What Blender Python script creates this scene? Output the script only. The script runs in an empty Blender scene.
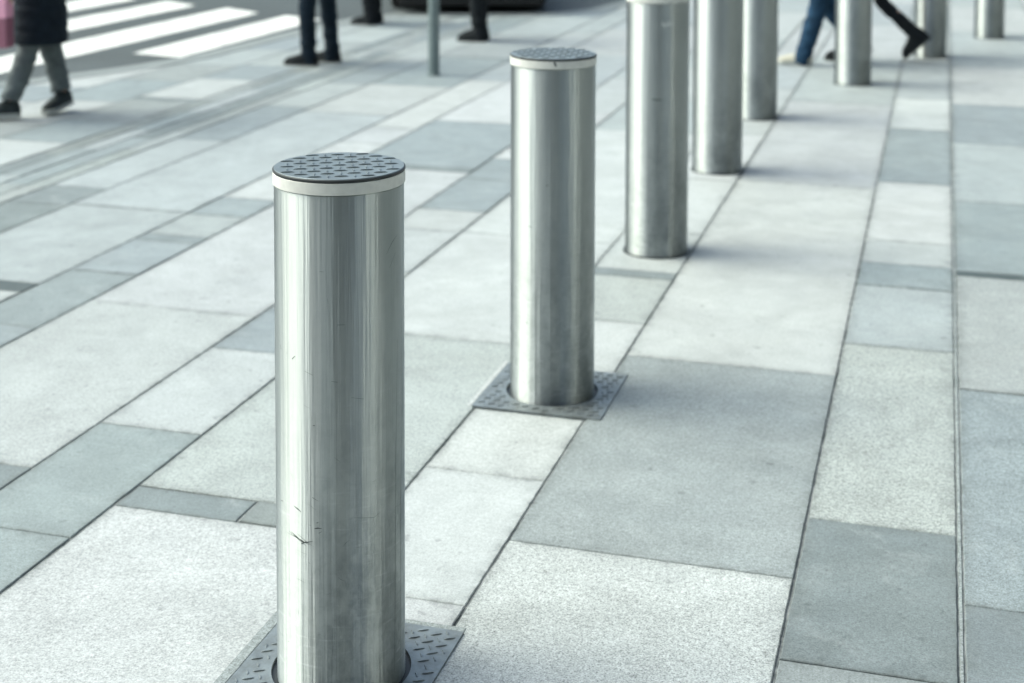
import bpy, bmesh, math, random
from mathutils import Vector, Matrix, noise as mnoise
PI = math.pi
S = 1.2                        # survey units -> metres
HM = (0.9484389, 1.316208e-05, -0.1155279, 0.04909633, 0.875391, 0.303278, 0.01275713, 1.7688e-05)
def place(x, y):               # survey plan -> metres on the ground
    d = HM[6] * x + HM[7] * y + 1
    return (HM[0] * x + HM[1] * y + HM[2]) / d * S, (HM[3] * x + HM[4] * y + HM[5]) / d * S
rnd = random.Random(11)
scn = bpy.context.scene
COL = scn.collection

# ------------------------------------------------------------------ materials
class NT:
    def __init__(self, name):
        self.m = bpy.data.materials.new(name); self.m.use_nodes = True
        self.t = self.m.node_tree; self.b = self.t.nodes['Principled BSDF']
    def n(self, kind, **kw):
        nd = self.t.nodes.new(kind)
        for k, v in kw.items():
            if k.startswith('i_'):
                nd.inputs[k[2:].replace('_', ' ')].default_value = v
            else: setattr(nd, k, v)
        return nd
    def l(self, a, b): self.t.links.new(a, b)
    def obj(self, scale=(1, 1, 1)):
        c = self.n('ShaderNodeTexCoord'); mp = self.n('ShaderNodeMapping')
        mp.inputs['Scale'].default_value = scale
        self.l(c.outputs['Object'], mp.inputs['Vector']); return mp.outputs['Vector']
    def noise(self, vec, scale, detail=4, rough=.55, dist=0):
        nd = self.n('ShaderNodeTexNoise'); nd.inputs['Scale'].default_value = scale
        nd.inputs['Detail'].default_value = detail; nd.inputs['Roughness'].default_value = rough
        nd.inputs['Distortion'].default_value = dist
        self.l(vec, nd.inputs['Vector']); return nd.outputs['Fac']
    def rng(self, src, a, b, c, d):
        nd = self.n('ShaderNodeMapRange'); nd.inputs[1].default_value = a; nd.inputs[2].default_value = b
        nd.inputs[3].default_value = c; nd.inputs[4].default_value = d
        self.l(src, nd.inputs[0]); return nd.outputs[0]
    def math(self, op, a, b=None):
        nd = self.n('ShaderNodeMath', operation=op)
        for i, x in enumerate((a, b)):
            if x is None: continue
            if isinstance(x, (int, float)): nd.inputs[i].default_value = x
            else: self.l(x, nd.inputs[i])
        return nd.outputs[0]
    def mix(self, fac, a, b, mode='MIX'):
        nd = self.n('ShaderNodeMix', data_type='RGBA', blend_type=mode)
        for i, x in ((0, fac), (6, a), (7, b)):
            if isinstance(x, (int, float)): nd.inputs[i].default_value = x
            elif isinstance(x, tuple): nd.inputs[i].default_value = (*x, 1) if len(x) == 3 else x
            else: self.l(x, nd.inputs[i])
        return nd.outputs[2]
    def bump(self, h, strength, dist):
        nd = self.n('ShaderNodeBump'); nd.inputs['Strength'].default_value = strength
        nd.inputs['Distance'].default_value = dist; self.l(h, nd.inputs['Height'])
        self.l(nd.outputs[0], self.b.inputs['Normal']); return nd
    def val(self, v):                         # grey colour from a value
        nd = self.n('ShaderNodeCombineColor')
        for i in range(3): self.l(v, nd.inputs[i])
        return nd.outputs[0]

def simple(name, col, rough=.6, metal=0, nscale=None, namp=.15, bump=0, bscale=200):
    t = NT(name); t.b.inputs['Roughness'].default_value = rough; t.b.inputs['Metallic'].default_value = metal
    v = t.obj()
    f = t.rng(t.noise(v, nscale or 9, 6), .3, .7, 1 - namp, 1 + namp)
    t.l(t.mix(1.0, col, t.val(f), 'MULTIPLY'), t.b.inputs['Base Color'])
    if bump: t.bump(t.noise(v, bscale, 3), bump, .003)
    return t.m

def mat_stone():
    t = NT('granite_paving'); v = t.obj()
    a = t.n('ShaderNodeAttribute', attribute_name='tone')
    g = t.n('ShaderNodeAttribute', attribute_name='grain')
    fine = t.noise(v, 210, 2, .6); mid = t.noise(v, 80, 3, .7)
    sp = t.rng(t.math('ADD', fine, t.math('MULTIPLY', mid, .7)), .62, 1.08, -1, 1)
    amp = t.rng(g.outputs['Fac'], 0, 1, .13, .46)
    speck = t.math('ADD', 1.0, t.math('MULTIPLY', sp, amp))
    stain = t.rng(t.noise(v, 2.6, 6, .65, 1.2), .3, .7, .86, 1.09)
    blot = t.rng(t.noise(v, 11, 4, .6), .25, .75, .94, 1.05)
    spots = t.rng(t.noise(v, 23, 2, .4), .67, .75, 1, .74)
    f = t.math('MULTIPLY', t.math('MULTIPLY', speck, stain), t.math('MULTIPLY', blot, spots))
    # dark mica flecks in the coarse slabs
    vo = t.n('ShaderNodeTexVoronoi'); vo.inputs['Scale'].default_value = 125; t.l(v, vo.inputs['Vector'])
    fl = t.rng(vo.outputs['Distance'], .12, .28, .5, 1)
    flm = t.mix(g.outputs['Fac'], (1, 1, 1), t.val(fl))
    c = t.mix(1.0, t.mix(1.0, a.outputs['Color'], t.val(f), 'MULTIPLY'), flm, 'MULTIPLY')
    da = t.n('ShaderNodeAttribute', attribute_name='dirt')
    dd = t.math('MULTIPLY', t.math('POWER', da.outputs['Fac'], 1.6), t.rng(t.noise(v, 16, 5, .7), .38, .66, .05, .62))
    c = t.mix(dd, c, (.105, .118, .115))                  # dirt swept into the joints
    smudge = t.rng(t.noise(v, 1.3, 6, .7, 1.5), .52, .70, 0, .30)
    c = t.mix(t.math('MULTIPLY', smudge, t.rng(t.noise(v, 34, 4, .7), .35, .65, .3, 1)), c, (.15, .168, .166))   # foot-traffic grime
    bloom = t.math('MULTIPLY', t.rng(t.noise(v, 5.5, 7, .72, .7), .53, .70, 0, .30), t.rng(t.noise(v, 60, 3, .7), .4, .6, .2, 1))
    c = t.mix(bloom, c, (.44, .47, .475))                  # lime bloom and dried spills
    t.l(c, t.b.inputs['Base Color'])
    t.l(t.rng(t.noise(v, 6, 4), .3, .7, .55, .8), t.b.inputs['Roughness'])
    t.b.inputs['Specular IOR Level'].default_value = .35
    t.bump(t.math('ADD', fine, mid), .25, .002)
    return t.m

def mat_mortar():
    t = NT('joint_mortar'); v = t.obj()
    f = t.rng(t.noise(v, 4.5, 8, .75), .40, .60, 0, 1)
    t.l(t.mix(f, (.055, .066, .068), (.28, .295, .29)), t.b.inputs['Base Color'])
    t.b.inputs['Roughness'].default_value = .9
    t.bump(t.noise(v, 160, 4), .6, .004); return t.m

def mat_asphalt():
    t = NT('asphalt'); v = t.obj()
    f = t.rng(t.noise(v, 90, 4, .7), .3, .7, .7, 1.3); g = t.rng(t.noise(v, .9, 5), .3, .7, .85, 1.15)
    t.l(t.mix(1.0, (.060, .074, .078), t.val(t.math('MULTIPLY', f, g)), 'MULTIPLY'), t.b.inputs['Base Color'])
    t.b.inputs['Roughness'].default_value = .75
    t.bump(t.noise(v, 120, 4), .5, .006); return t.m

def mat_paint():
    t = NT('worn_road_paint'); v = t.obj()
    wear = t.math('MULTIPLY', t.rng(t.noise(v, 3, 6, .7), .48, .66, 0, .8), t.rng(t.noise(v, 45, 4, .7), .42, .58, .1, 1))
    t.l(t.mix(wear, (.78, .78, .745), (.22, .235, .235)), t.b.inputs['Base Color'])
    t.b.inputs['Roughness'].default_value = .6; t.bump(t.noise(v, 120, 3), .3, .003); return t.m

def mat_steel():
    t = NT('brushed_steel'); v = t.obj()
    oi = t.n('ShaderNodeObjectInfo')
    off = t.n('ShaderNodeVectorMath', operation='ADD')
    cm = t.n('ShaderNodeCombineXYZ'); t.l(t.math('MULTIPLY', oi.outputs['Random'], 40), cm.inputs[0])
    t.l(v, off.inputs[0]); t.l(cm.outputs[0], off.inputs[1]); vo = off.outputs[0]
    def mp(scale):
        m = t.n('ShaderNodeMapping'); m.inputs['Scale'].default_value = scale; t.l(vo, m.inputs['Vector']); return m.outputs[0]
    ridge = t.noise(mp((1, 1, .03)), 26, 4, .55)          # lengthwise drawing marks of the tube
    ridge2 = t.noise(mp((1, 1, .012)), 130, 2, .5)
    lathe = t.noise(mp((.04, .04, 1)), 900, 2, .5)         # fine brushing round the tube
    cloud = t.noise(mp((1, 1, .6)), 9, 5, .65)
    sx = t.n('ShaderNodeSeparateXYZ'); t.l(v, sx.inputs[0]); z = sx.outputs['Z']
    low = t.rng(z, .05, .75, 1, .12)
    grime = t.math('MULTIPLY', t.rng(cloud, .36, .66, 0, 1), low)
    smear = t.math('MULTIPLY', t.rng(t.noise(mp((1, 1, .35)), 26, 4, .7), .5, .75, 0, .6), low)
    mott = t.math('MULTIPLY', t.rng(t.noise(mp((1, 1, .8)), 42, 5, .7, .6), .42, .66, 0, 1), low)
    c = t.mix(t.math('MULTIPLY', grime, .5), (.50, .53, .525), (.30, .33, .325))
    c = t.mix(t.math('MULTIPLY', mott, .5), c, (.27, .30, .30))
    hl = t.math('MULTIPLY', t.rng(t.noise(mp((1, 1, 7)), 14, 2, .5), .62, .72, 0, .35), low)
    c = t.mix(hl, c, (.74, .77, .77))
    c = t.mix(smear, c, (.40, .43, .42))
    c = t.mix(t.rng(ridge2, .35, .7, .0, .22), c, (.36, .40, .40))
    t.l(c, t.b.inputs['Base Color'])
    t.b.inputs['Metallic'].default_value = 1
    r = t.math('ADD', t.rng(cloud, .3, .7, .37, .41), t.math('ADD', t.math('MULTIPLY', grime, .12), t.math('MULTIPLY', mott, .12)))
    t.l(r, t.b.inputs['Roughness'])
    t.b.inputs['Anisotropic'].default_value = 1.0
    tg = t.n('ShaderNodeTangent', direction_type='RADIAL', axis='Z'); t.l(tg.outputs[0], t.b.inputs['Tangent'])
    t.b.inputs['Anisotropic Rotation'].default_value = 0.25
    h = t.math('ADD', t.math('MULTIPLY', ridge, 1.0), t.math('ADD', t.math('MULTIPLY', ridge2, .25), t.math('MULTIPLY', lathe, .004)))
    t.bump(h, .6, .0055)
    return t.m

def mat_tread(name, col, dirt):
    t = NT(name); v = t.obj()
    f = t.rng(t.noise(v, 18, 5, .7), .4, .7, 0, dirt)
    t.l(t.mix(f, col, (.12, .128, .124)), t.b.inputs['Base Color'])
    t.b.inputs['Metallic'].default_value = .5
    t.l(t.rng(t.noise(v, 40, 4), .3, .7, .36, .52), t.b.inputs['Roughness'])
    t.bump(t.noise(v, 300, 3), .2, .001); return t.m

def mat_cloth(name, col, amp=.25):
    t = NT(name); v = t.obj()
    f = t.rng(t.noise(v, 14, 5, .6), .3, .7, 1 - amp, 1 + amp)
    t.l(t.mix(1.0, col, t.val(f), 'MULTIPLY'), t.b.inputs['Base Color'])
    t.b.inputs['Roughness'].default_value = .85; t.b.inputs['Specular IOR Level'].default_value = .2
    t.bump(t.noise(v, 35, 4), .5, .012); return t.m

M = dict(
    trainer=mat_cloth('grey_trainer', (.032, .04, .042), .5),
    stone=mat_stone(), mortar=mat_mortar(), asphalt=mat_asphalt(), steel=mat_steel(),
    paint=mat_paint(),
    band=simple('enamel_band', (.66, .66, .625), .5, 0, 60, .07),
    cap=mat_tread('tread_plate', (.21, .25, .27), .4), rim=simple('black_gasket_gap_shade', (.02, .025, .027), .5),
    floorplate=mat_tread('worn_tread_plate', (.235, .265, .275), .8),
    scuff=simple('scuff', (.06, .07, .07), .7), scratch=simple('scratch', (.16, .19, .19), .45, .8),
    bright_scratch=simple('bright_scratch', (.55, .58, .58), .4, .9),
    sticker=simple('sticker_remnant', (.52, .54, .53), .6),
    post=simple('painted_post', (.17, .215, .22), .5, .2, 20, .1),
    skin=simple('skin', (.52, .33, .25), .5), jeans=mat_cloth('dark_jeans', (.008, .017, .028)),
    blue=mat_cloth('blue_jeans', (.016, .046, .088), .4), black=mat_cloth('black_cloth', (.012, .015, .018)),
    grey=mat_cloth('grey_knit', (.125, .145, .148)), coat=mat_cloth('puffer_coat', (.010, .016, .024)),
    navy=mat_cloth('navy_jacket', (.03, .04, .07)),
    leather=mat_cloth('dark_leather', (.011, .014, .016), .35), canvas=simple('beige_canvas', (.46, .44, .36), .8),
    sole=simple('rubber_sole', (.05, .055, .055), .7), palesole=simple('pale_sole', (.40, .42, .40), .7),
    hair=simple('hair', (.03, .022, .018), .5), pink=simple('pink_paper', (.86, .40, .54), .6, 0, 6, .06),
    pinklow=simple('dusky_pink_paper', (.30, .115, .165), .6, 0, 6, .06), cord=simple('cord', (.5, .4, .42), .8),
    carpaint=simple('black_car_paint', (.01, .011, .012), .12), tyre=simple('tyre', (.012, .012, .013), .8, 0, 30, .2),
    alloy=simple('alloy', (.45, .47, .48), .3, 1), glass=simple('dark_glass', (.02, .025, .028), .05),
    lamp=simple('lamp_lens', (.6, .62, .62), .1), trim=simple('black_trim', (.008, .008, .009), .6),
    facade=simple('dark_cladding', (.055, .062, .063), .55, 0, 1.5, .2), pale=simple('pale_render', (.34, .36, .35), .8, 0, 1.5, .12),
    white=simple('white_render', (.78, .80, .79), .8, 0, 1.5, .06),
    pane=simple('facade_glass', (.03, .04, .042), .08),
)

# ------------------------------------------------------------------ object helpers
def thing(name, label, cat, loc=(0, 0, 0), rz=0, group=None):
    o = bpy.data.objects.new(name, None); COL.objects.link(o)
    o.location = loc; o.rotation_euler = (0, 0, rz); o['label'] = label; o['category'] = cat
    if group: o['group'] = group
    return o
def mesh_obj(name, me, mat, parent=None, smooth=False):
    o = bpy.data.objects.new(name, me); COL.objects.link(o)
    if parent: o.parent = parent
    if mat: me.materials.append(mat)
    if smooth:
        for p in me.polygons: p.use_smooth = True
    return o
def from_bm(name, bm, mat, parent=None, smooth=False):
    me = bpy.data.meshes.new(name); bm.normal_update(); bm.to_mesh(me); bm.free()
    return mesh_obj(name, me, mat, parent, smooth)
def auto(o, deg=35):
    me = o.data
    for p in me.polygons: p.use_smooth = True
    me.set_sharp_from_angle(angle=math.radians(deg)); return o
def box(bm, x0, x1, y0, y1, z0, z1, bev=0):
    vs = [bm.verts.new((x, y, z)) for z in (z0, z1) for y in (y0, y1) for x in (x0, x1)]
    fs = [bm.faces.new([vs[i] for i in q]) for q in ((0, 2, 3, 1), (4, 5, 7, 6), (0, 1, 5, 4), (2, 6, 7, 3), (0, 4, 6, 2), (1, 3, 7, 5))]
    if bev:
        es = {e for f in fs for e in f.edges}
        bmesh.ops.bevel(bm, geom=list(es), offset=bev, segments=2, affect='EDGES', profile=.6)
    return fs
def lathe(bm, prof, n=64, cx=0, cy=0, close=False):
    rings = []
    for r, z in prof:
        if r < 1e-6: rings.append([bm.verts.new((cx, cy, z))])
        else: rings.append([bm.verts.new((cx + r * math.cos(2 * PI * i / n), cy + r * math.sin(2 * PI * i / n), z)) for i in range(n)])
    prs = list(zip(rings, rings[1:]))
    if close: prs.append((rings[-1], rings[0]))
    for a, b in prs:
        for i in range(n):
            j = (i + 1) % n
            if len(a) == 1: bm.faces.new((a[0], b[i], b[j])) if len(b) > 1 else None
            elif len(b) == 1: bm.faces.new((a[i], a[j], b[0]))
            else: bm.faces.new((a[i], a[j], b[j], b[i]))
    bmesh.ops.recalc_face_normals(bm, faces=bm.faces)
def structure(o): o['kind'] = 'structure'; return o

# ------------------------------------------------------------------ paving
TONE = dict(W=(0.409, 0.430, 0.430), L=(0.364, 0.386, 0.389), G=(0.332, 0.358, 0.353), M=(0.262, 0.290, 0.293), LB=(0.311, 0.343, 0.350),
            B=(0.230, 0.266, 0.278), D=(0.178, 0.207, 0.216), GM=(0.290, 0.315, 0.308), DM=(.21, .234, .236), DD=(0.070, 0.091, 0.095))
pv_v, pv_f, pv_t, pv_g, pv_d = [], [], [], [], []
def slab(x0, x1, y0, y1, tone, grain=.3, jx=.0040, jy=.0026, z=0.0, raw=False):
    """one stone: a ragged-edged top, a small chamfer and sides going down into the joint (survey units in)"""
    if not raw:
        xm, ym = (x0 + x1) / 2, (y0 + y1) / 2
        x0, x1, y0, y1 = place(x0, ym)[0], place(x1, ym)[0], place(xm, y0)[1], place(xm, y1)[1]
    X0, X1, Y0, Y1 = x0 + jx, x1 - jx, y0 + jy, y1 - jy
    if X1 - X0 < .008 or Y1 - Y0 < .015: return
    near = Y0 < 7.5
    step = .022 if near else .6
    c = TONE[tone]; k = rnd.uniform(.955, 1.045); c = (c[0] * k, c[1] * k * rnd.uniform(.99, 1.01), c[2] * k * rnd.uniform(.985, 1.015), 1)
    pts = []
    for (ax, ay), (bx, by) in (((X0, Y0), (X1, Y0)), ((X1, Y0), (X1, Y1)), ((X1, Y1), (X0, Y1)), ((X0, Y1), (X0, Y0))):
        n = max(1, int(math.hypot(bx - ax, by - ay) / step))
        for i in range(n): pts.append((ax + (bx - ax) * i / n, ay + (by - ay) * i / n))
    amp = .0010 if near else 0
    zt = z + rnd.uniform(-.0014, .0014)*(1 if z == 0 else .2); tx, ty = rnd.uniform(-.0012, .0012), rnd.uniform(-.0012, .0012)
    cx, cy = (X0 + X1) / 2, (Y0 + Y1) / 2
    b = len(pv_v); n = len(pts); ch = .0022
    for ring, (ins, dz) in enumerate(((ch, 0), (0, -ch), (0, -.03))):
        for (x, y) in pts:
            jx_ = amp * mnoise.noise((x * 43, y * 43, 1.3)) * 1.6; jy_ = amp * mnoise.noise((x * 43, y * 43, 7.7)) * 1.6
            px = x + (ins if x < cx - .004 and abs(x - X0) < 1e-6 else -ins if abs(x - X1) < 1e-6 else 0) + jx_
            py = y + (ins if abs(y - Y0) < 1e-6 else -ins if abs(y - Y1) < 1e-6 else 0) + jy_
            pv_v.append((px, py, zt + tx * (x - cx) + ty * (y - cy) + dz))
    din = min(.045, (X1 - X0) / 5, (Y1 - Y0) / 5)            # where the dirt along the joints fades out
    for (x, y) in pts:
        k2 = din * (1 + .6 * mnoise.noise((x * 9, y * 9, 3.1)))
        px = cx + (x - cx) * (1 - 2 * k2 / (X1 - X0)); py = cy + (y - cy) * (1 - 2 * k2 / (Y1 - Y0))
        pv_v.append((px, py, zt + tx * (px - cx) + ty * (py - cy)))
    pv_d.extend([1.0] * (3 * n) + [0.0] * n)
    pv_f.append(tuple(range(b + 3 * n, b + 4 * n)))
    for i in range(n):
        j = (i + 1) % n; pv_f.append((b + i, b + j, b + 3 * n + j, b + 3 * n + i))
    for r in (0, 1):
        for i in range(n):
            j = (i + 1) % n
            pv_f.append((b + r * n + j, b + r * n + i, b + (r + 1) * n + i, b + (r + 1) * n + j))
    pv_t.extend([c] * (1 + 3 * n)); pv_g.extend([min(1, max(0, grain + rnd.uniform(-.08, .08)))] * (1 + 3 * n))

def course(x0, x1, cuts, tones, grains=None, **kw):
    for i, t in enumerate(tones):
        if t == '-': continue
        g = {'W': .35, 'L': .4, 'G': .7, 'M': .45, 'LB': .2, 'B': .3, 'D': .8, 'GM': .5, 'DM': .3, 'DD': .1}[t]
        if grains and grains[i] is not None: g = grains[i]
        slab(x0, x1, cuts[i], cuts[i + 1], t, g, **kw)
def filler(x0, x1, y0, y1, tones, lo=.5, hi=1.5):
    y = y0
    while y < y1:
        e = min(y1, y + rnd.uniform(lo, hi))
        if y1 - e < .2: e = y1
        t = rnd.choice(tones); slab(x0, x1, y, e, t, .3); y = e

XA, XB, XC, XD0, XD, XE, XF, XG, XH, XI = .18, -.165, -.806, -1.12, -1.743, -2.043, -2.648, -2.915, -3.45, -3.73
MIX = ['L', 'LB', 'B', 'W', 'M', 'L']
# right of the long mortar joint
course(.1865, .93, [.9, 3.11, 4.55, 5.885, 5.965, 7.25, 8.8, 10.24, 12.1, 14.6, 17, 19.5], ['D', 'B', 'GM', 'DD', 'B', 'LB', 'B', 'L', 'LB', 'L', 'LB'],
       [.45, .9, .7, .1, .3, .2, .2, .2, .2, .2, .2])
filler(.93, 1.5, .9, 19.5, MIX); filler(1.5, 2.2, .9, 19.5, MIX); filler(2.2, 2.6, .9, 19.5, MIX)
xs = place(.1818, 6)[0]
for k in range(40): slab(xs - .0052, xs + .0052, 1.6 + k * .5, 2.1 + k * .5, 'M', .9, jx=.0004, jy=-.0005, z=-.0014, raw=True)
course(XB, .1772, [.9, 2.765, 3.47, 4.9, 5.64, 5.98, 6.36, 7.57, 9.13, 10.33, 12.2, 14.4, 17, 19.5],
       ['M', 'D', 'G', 'LB', 'B', 'L', 'W', 'B', 'W', 'LB', 'L', 'LB', 'L'], [.5, .55, .95, .3, .6, .2, .1, .2, .1, .1, .1, .1, .1])
course(XC, XB, [.9, 3.134, 4.548, 7.37, 9.95, 12.3, 14.7, 17, 19.5], ['W', 'M', 'W', 'L', 'LB', 'L', 'LB', 'L'], [1, .55, .2, .1, .1, .1, .1, .1])
# course that carries the first bollards
P1, P2 = 2.478, 4.144; PH = .1925
course(XD0, XC, [1.0, P1 - PH - .01, P1 + PH - .025, 2.805, 3.498, P2 - PH - .002, P2 + PH - .002, 4.89, 5.46, 5.56, 6.2, 7.3, 8.6, 10.4, 12.1, 14.2, 16.3, 19.5],
       ['L', '-', 'W', 'W', 'W', '-', 'W', 'G', 'D', 'L', 'W', 'W', 'L', 'LB', 'L', 'LB', 'L'])
course(XD, XD0, [.9, 3.05], ['W'], [.55]); slab(XD, -1.43, 3.05, 3.172, 'D', .2); slab(-1.43, XD0, 3.05, 3.172, 'DM', .2)
course(XD, XD0, [3.172, 4.54, 5.93, 8.49, 9.67, 11.2, 13.2, 15.6, 19.5], ['G', 'W', 'W', 'LB', 'L', 'LB', 'L', 'LB'], [.75, .15, .1, .1, .1, .1, .1, .1])
course(XE, XD, [1.6, 2.86, 3.53, 4.22, 4.69, 5.25, 5.9, 6.28, 6.95, 7.46, 7.7, 9.0, 10.5, 12, 14, 16, 19.5],
       ['B', 'B', 'L', 'B', 'L', 'L', 'L', 'B', 'B', 'W', 'W', 'L', 'LB', 'L', 'B', 'L'], [.4, .3, .4, .3, .2, .2, .1, .1, .1, .1, .1, .1, .1, .1, .1, .1])
course(XF, XE, [1.6, 3.2, 4.565, 7.06, 7.15, 8.44, 10.1, 11.6, 13.4, 15.5, 19.5], ['D', 'L', 'L', 'D', 'B', 'W', 'LB', 'L', 'LB', 'L'], [.3, .6, .3, .1, .1, .1, .1, .1, .1, .1])
course(XG, XF, [2.5, 4.23, 4.9, 5.38, 5.49, 5.85, 6.19, 7.6, 8.1, 10.0, 11.3, 13, 15, 19.5], ['B', 'B', 'B', 'D', 'LB', 'B', 'W', 'L', 'W', 'LB', 'L', 'LB', 'L'], [.2] * 13)
course(XH, XG, [2.5, 4.0, 4.57, 4.69, 5.85, 8.45, 9.62, 11.1, 12.6, 14.2, 16, 19.5], ['LB', 'L', 'DD', 'LB', 'LB', 'L', 'B', 'M', 'LB', 'B', 'L'], [.2] * 11)
course(XI, XH, [3.5, 5.8, 6.16, 7.4, 8.55, 9.55, 10.7, 12.3, 14, 16, 19.5], ['D', 'D', 'LB', 'B', 'LB', 'B', 'LB', 'B', 'L', 'LB'], [.2] * 10)
for k, (a, b) in enumerate(((-3.83, XI), (-3.95, -3.83), (-4.06, -3.95), (-4.16, -4.06))):
    filler(a, b, 3.5, 19.5, [['M', 'GM', 'LB'], ['D', 'B', 'M'], ['M', 'LB', 'B'], ['D', 'DM', 'M']][k], .3, .9)
course(-4.56, -4.16, [3.5, 4.6, 5.4, 6.3, 7.05, 7.7, 8.45, 8.58, 9.4, 10.1, 10.9, 11.6, 12.6, 13.5, 14.5], ['M', 'L', 'B', 'L', 'B', 'M', 'D', 'L', 'B', 'LB', 'M', 'LB', 'B', 'LB'], [.1] * 14)
course(-5.0, -4.56, [3.5, 4.4, 5.6, 6.6, 7.5, 8.3, 9.2, 10.0, 10.9, 11.7, 12.5, 13.3, 14.5], ['LB', 'B', 'L', 'M', 'L', 'B', 'M', 'LB', 'B', 'LB', 'M', 'LB'], [.1] * 12)
filler(-5.5, -5.0, 4, 9.9, ['LB', 'L', 'B']); filler(-6.2, -5.5, 4, 9.0, ['LB', 'L', 'B']); filler(-7.2, -6.2, 3, 8.0, ['LB', 'L', 'B'])
for a, b in ((-8.4, -7.2), (-9.6, -8.4)): filler(a, b, 3, 7.5, ['LB', 'L', 'B'])
# bedding strips round the two floor plates
PW = .178 * S
BXY = [(-1.0390 * S, 2.4632 * S), (-1.0258 * S, 3.9397 * S)]
for (bx, cy), w, tn in zip(BXY, (.036, .028), 'MW'):
    slab(bx - PW - w, bx - PW, cy - PW, cy + PW + w, tn, .9, jx=.004, jy=.003, z=.0010, raw=True)
    slab(bx - PW, bx + PW + .004, cy + PW, cy + PW + w * .8, tn, .9, jx=.004, jy=.003, z=.0010, raw=True)
me = bpy.data.meshes.new('pavement'); me.from_pydata(pv_v, [], pv_f); me.update()
me.attributes.new('tone', 'FLOAT_COLOR', 'FACE'); me.attributes.new('grain', 'FLOAT', 'FACE'); me.attributes.new('dirt', 'FLOAT', 'POINT')
me.attributes['dirt'].data.foreach_set('value', pv_d)
for i, c in enumerate(pv_t): me.attributes['tone'].data[i].color = c; me.attributes['grain'].data[i].value = pv_g[i]
structure(mesh_obj('pavement', me, M['stone']))
# the mortar bed the stones sit in: also the ground out to the horizon
bm = bmesh.new(); g_ = 400
vs = [bm.verts.new(p) for p in ((-g_, -g_, -.0050), (g_, -g_, -.0050), (g_, g_, -.0050), (-g_, g_, -.0050))]; bm.faces.new(vs)
ground = from_bm('ground', bm, M['mortar']); structure(ground)

# unseen rest of the paved square, added for the steel to mirror: larger flags in one plain bond
def mat_flags():
    t = NT('granite_flags'); v = t.obj()
    br = t.n('ShaderNodeTexBrick'); br.inputs['Scale'].default_value = 1
    for k_, x_ in (('Color1', (.36, .385, .385, 1)), ('Color2', (.28, .30, .31, 1)), ('Mortar', (.14, .15, .15, 1)), ('Mortar Size', .005), ('Brick Width', 1.4), ('Row Height', .7), ('Bias', -.2)):
        br.inputs[k_].default_value = x_
    t.l(v, br.inputs['Vector'])
    f = t.rng(t.noise(v, 3, 6), .3, .7, .9, 1.08); t.l(t.mix(1.0, br.outputs['Color'], t.val(f), 'MULTIPLY'), t.b.inputs['Base Color'])
    t.b.inputs['Roughness'].default_value = .7; return t.m
bm = bmesh.new()
xr = place(2.6, 6)[0]; yb = place(-2, .9)[1]
for x0, x1, y0, y1 in ((-12, 40, -14, yb), (xr, 40, yb, 44), (-12, place(-3.83, 2.5)[0], yb, 3.4)):
    bm.faces.new([bm.verts.new(p) for p in ((x0, y0, -.002), (x1, y0, -.002), (x1, y1, -.002), (x0, y1, -.002))])
bmesh.ops.recalc_face_normals(bm, faces=bm.faces)
structure(from_bm('forecourt', bm, mat_flags()))
bm = bmesh.new()                                        # unseen asphalt wedge added behind the viewer to darken the steel's middle stripe
bm.faces.new([bm.verts.new(p) for p in ((1.2, -13, .002), (12, -13, .002), (9.6, -7.5, .002), (1.4, .9, .002), (-.2, 1.75, .002), (-.9, 1.75, .002))])
structure(from_bm('added_dark_ground', bm, M['asphalt']))

# ------------------------------------------------------------------ road, kerb, crossing
EDGE = [(-14, 5.2), (-9, 6.6), (-7, 7.35), (-6.1, 8.05), (-5.52, 8.84), (-5.24, 9.6), (-5.07, 10.3), (-5.0, 12.2), (-4.9, 13.2), (-4.68, 13.72), (-4.1, 14.0), (-3.45, 14.35),
        (-3.15, 14.9), (-3.0, 15.8), (-2.9, 18), (-2.85, 40)]
bm = bmesh.new()
top = [bm.verts.new((*place(x, y), .004)) for x, y in EDGE]
far = [bm.verts.new((x, y, .004)) for x, y in ((-3, 60), (-60, 60), (-60, 2), (-30, 2))]
bm.faces.new(top + far)
bmesh.ops.recalc_face_normals(bm, faces=bm.faces)
r = bmesh.ops.extrude_face_region(bm, geom=list(bm.faces))
bmesh.ops.translate(bm, vec=(0, 0, -.004 - .0045), verts=[v for v in r['geom'] if isinstance(v, bmesh.types.BMVert)])
bmesh.ops.recalc_face_normals(bm, faces=bm.faces)
structure(from_bm('road', bm, M['asphalt']))
def strip(name, pts, w, z, mat, tone=None):
    bm = bmesh.new(); L = []
    for i, p in enumerate(pts):
        a = Vector(pts[max(0, i - 1)]); b = Vector(pts[min(len(pts) - 1, i + 1)]); d = (b - a).normalized(); n = Vector((d.y, -d.x))
        p = Vector(p); q = p + n * w
        L.append([bm.verts.new((p.x, p.y, z)), bm.verts.new((q.x, q.y, z)), bm.verts.new((p.x, p.y, z - .02)), bm.verts.new((q.x, q.y, z - .02))])
    for a, b in zip(L, L[1:]):
        bm.faces.new((a[0], a[1], b[1], b[0])); bm.faces.new((a[2], a[0], b[0], b[2])); bm.faces.new((a[1], a[3], b[3], b[1]))
    bmesh.ops.recalc_face_normals(bm, faces=bm.faces)
    return from_bm(name, bm, mat)
structure(strip('kerb', [place(x, y) for x, y in EDGE], .20, .007, simple('kerb_stone', (.22, .245, .245), .75, 0, 6, .1, .2)))
bm = bmesh.new()
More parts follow.
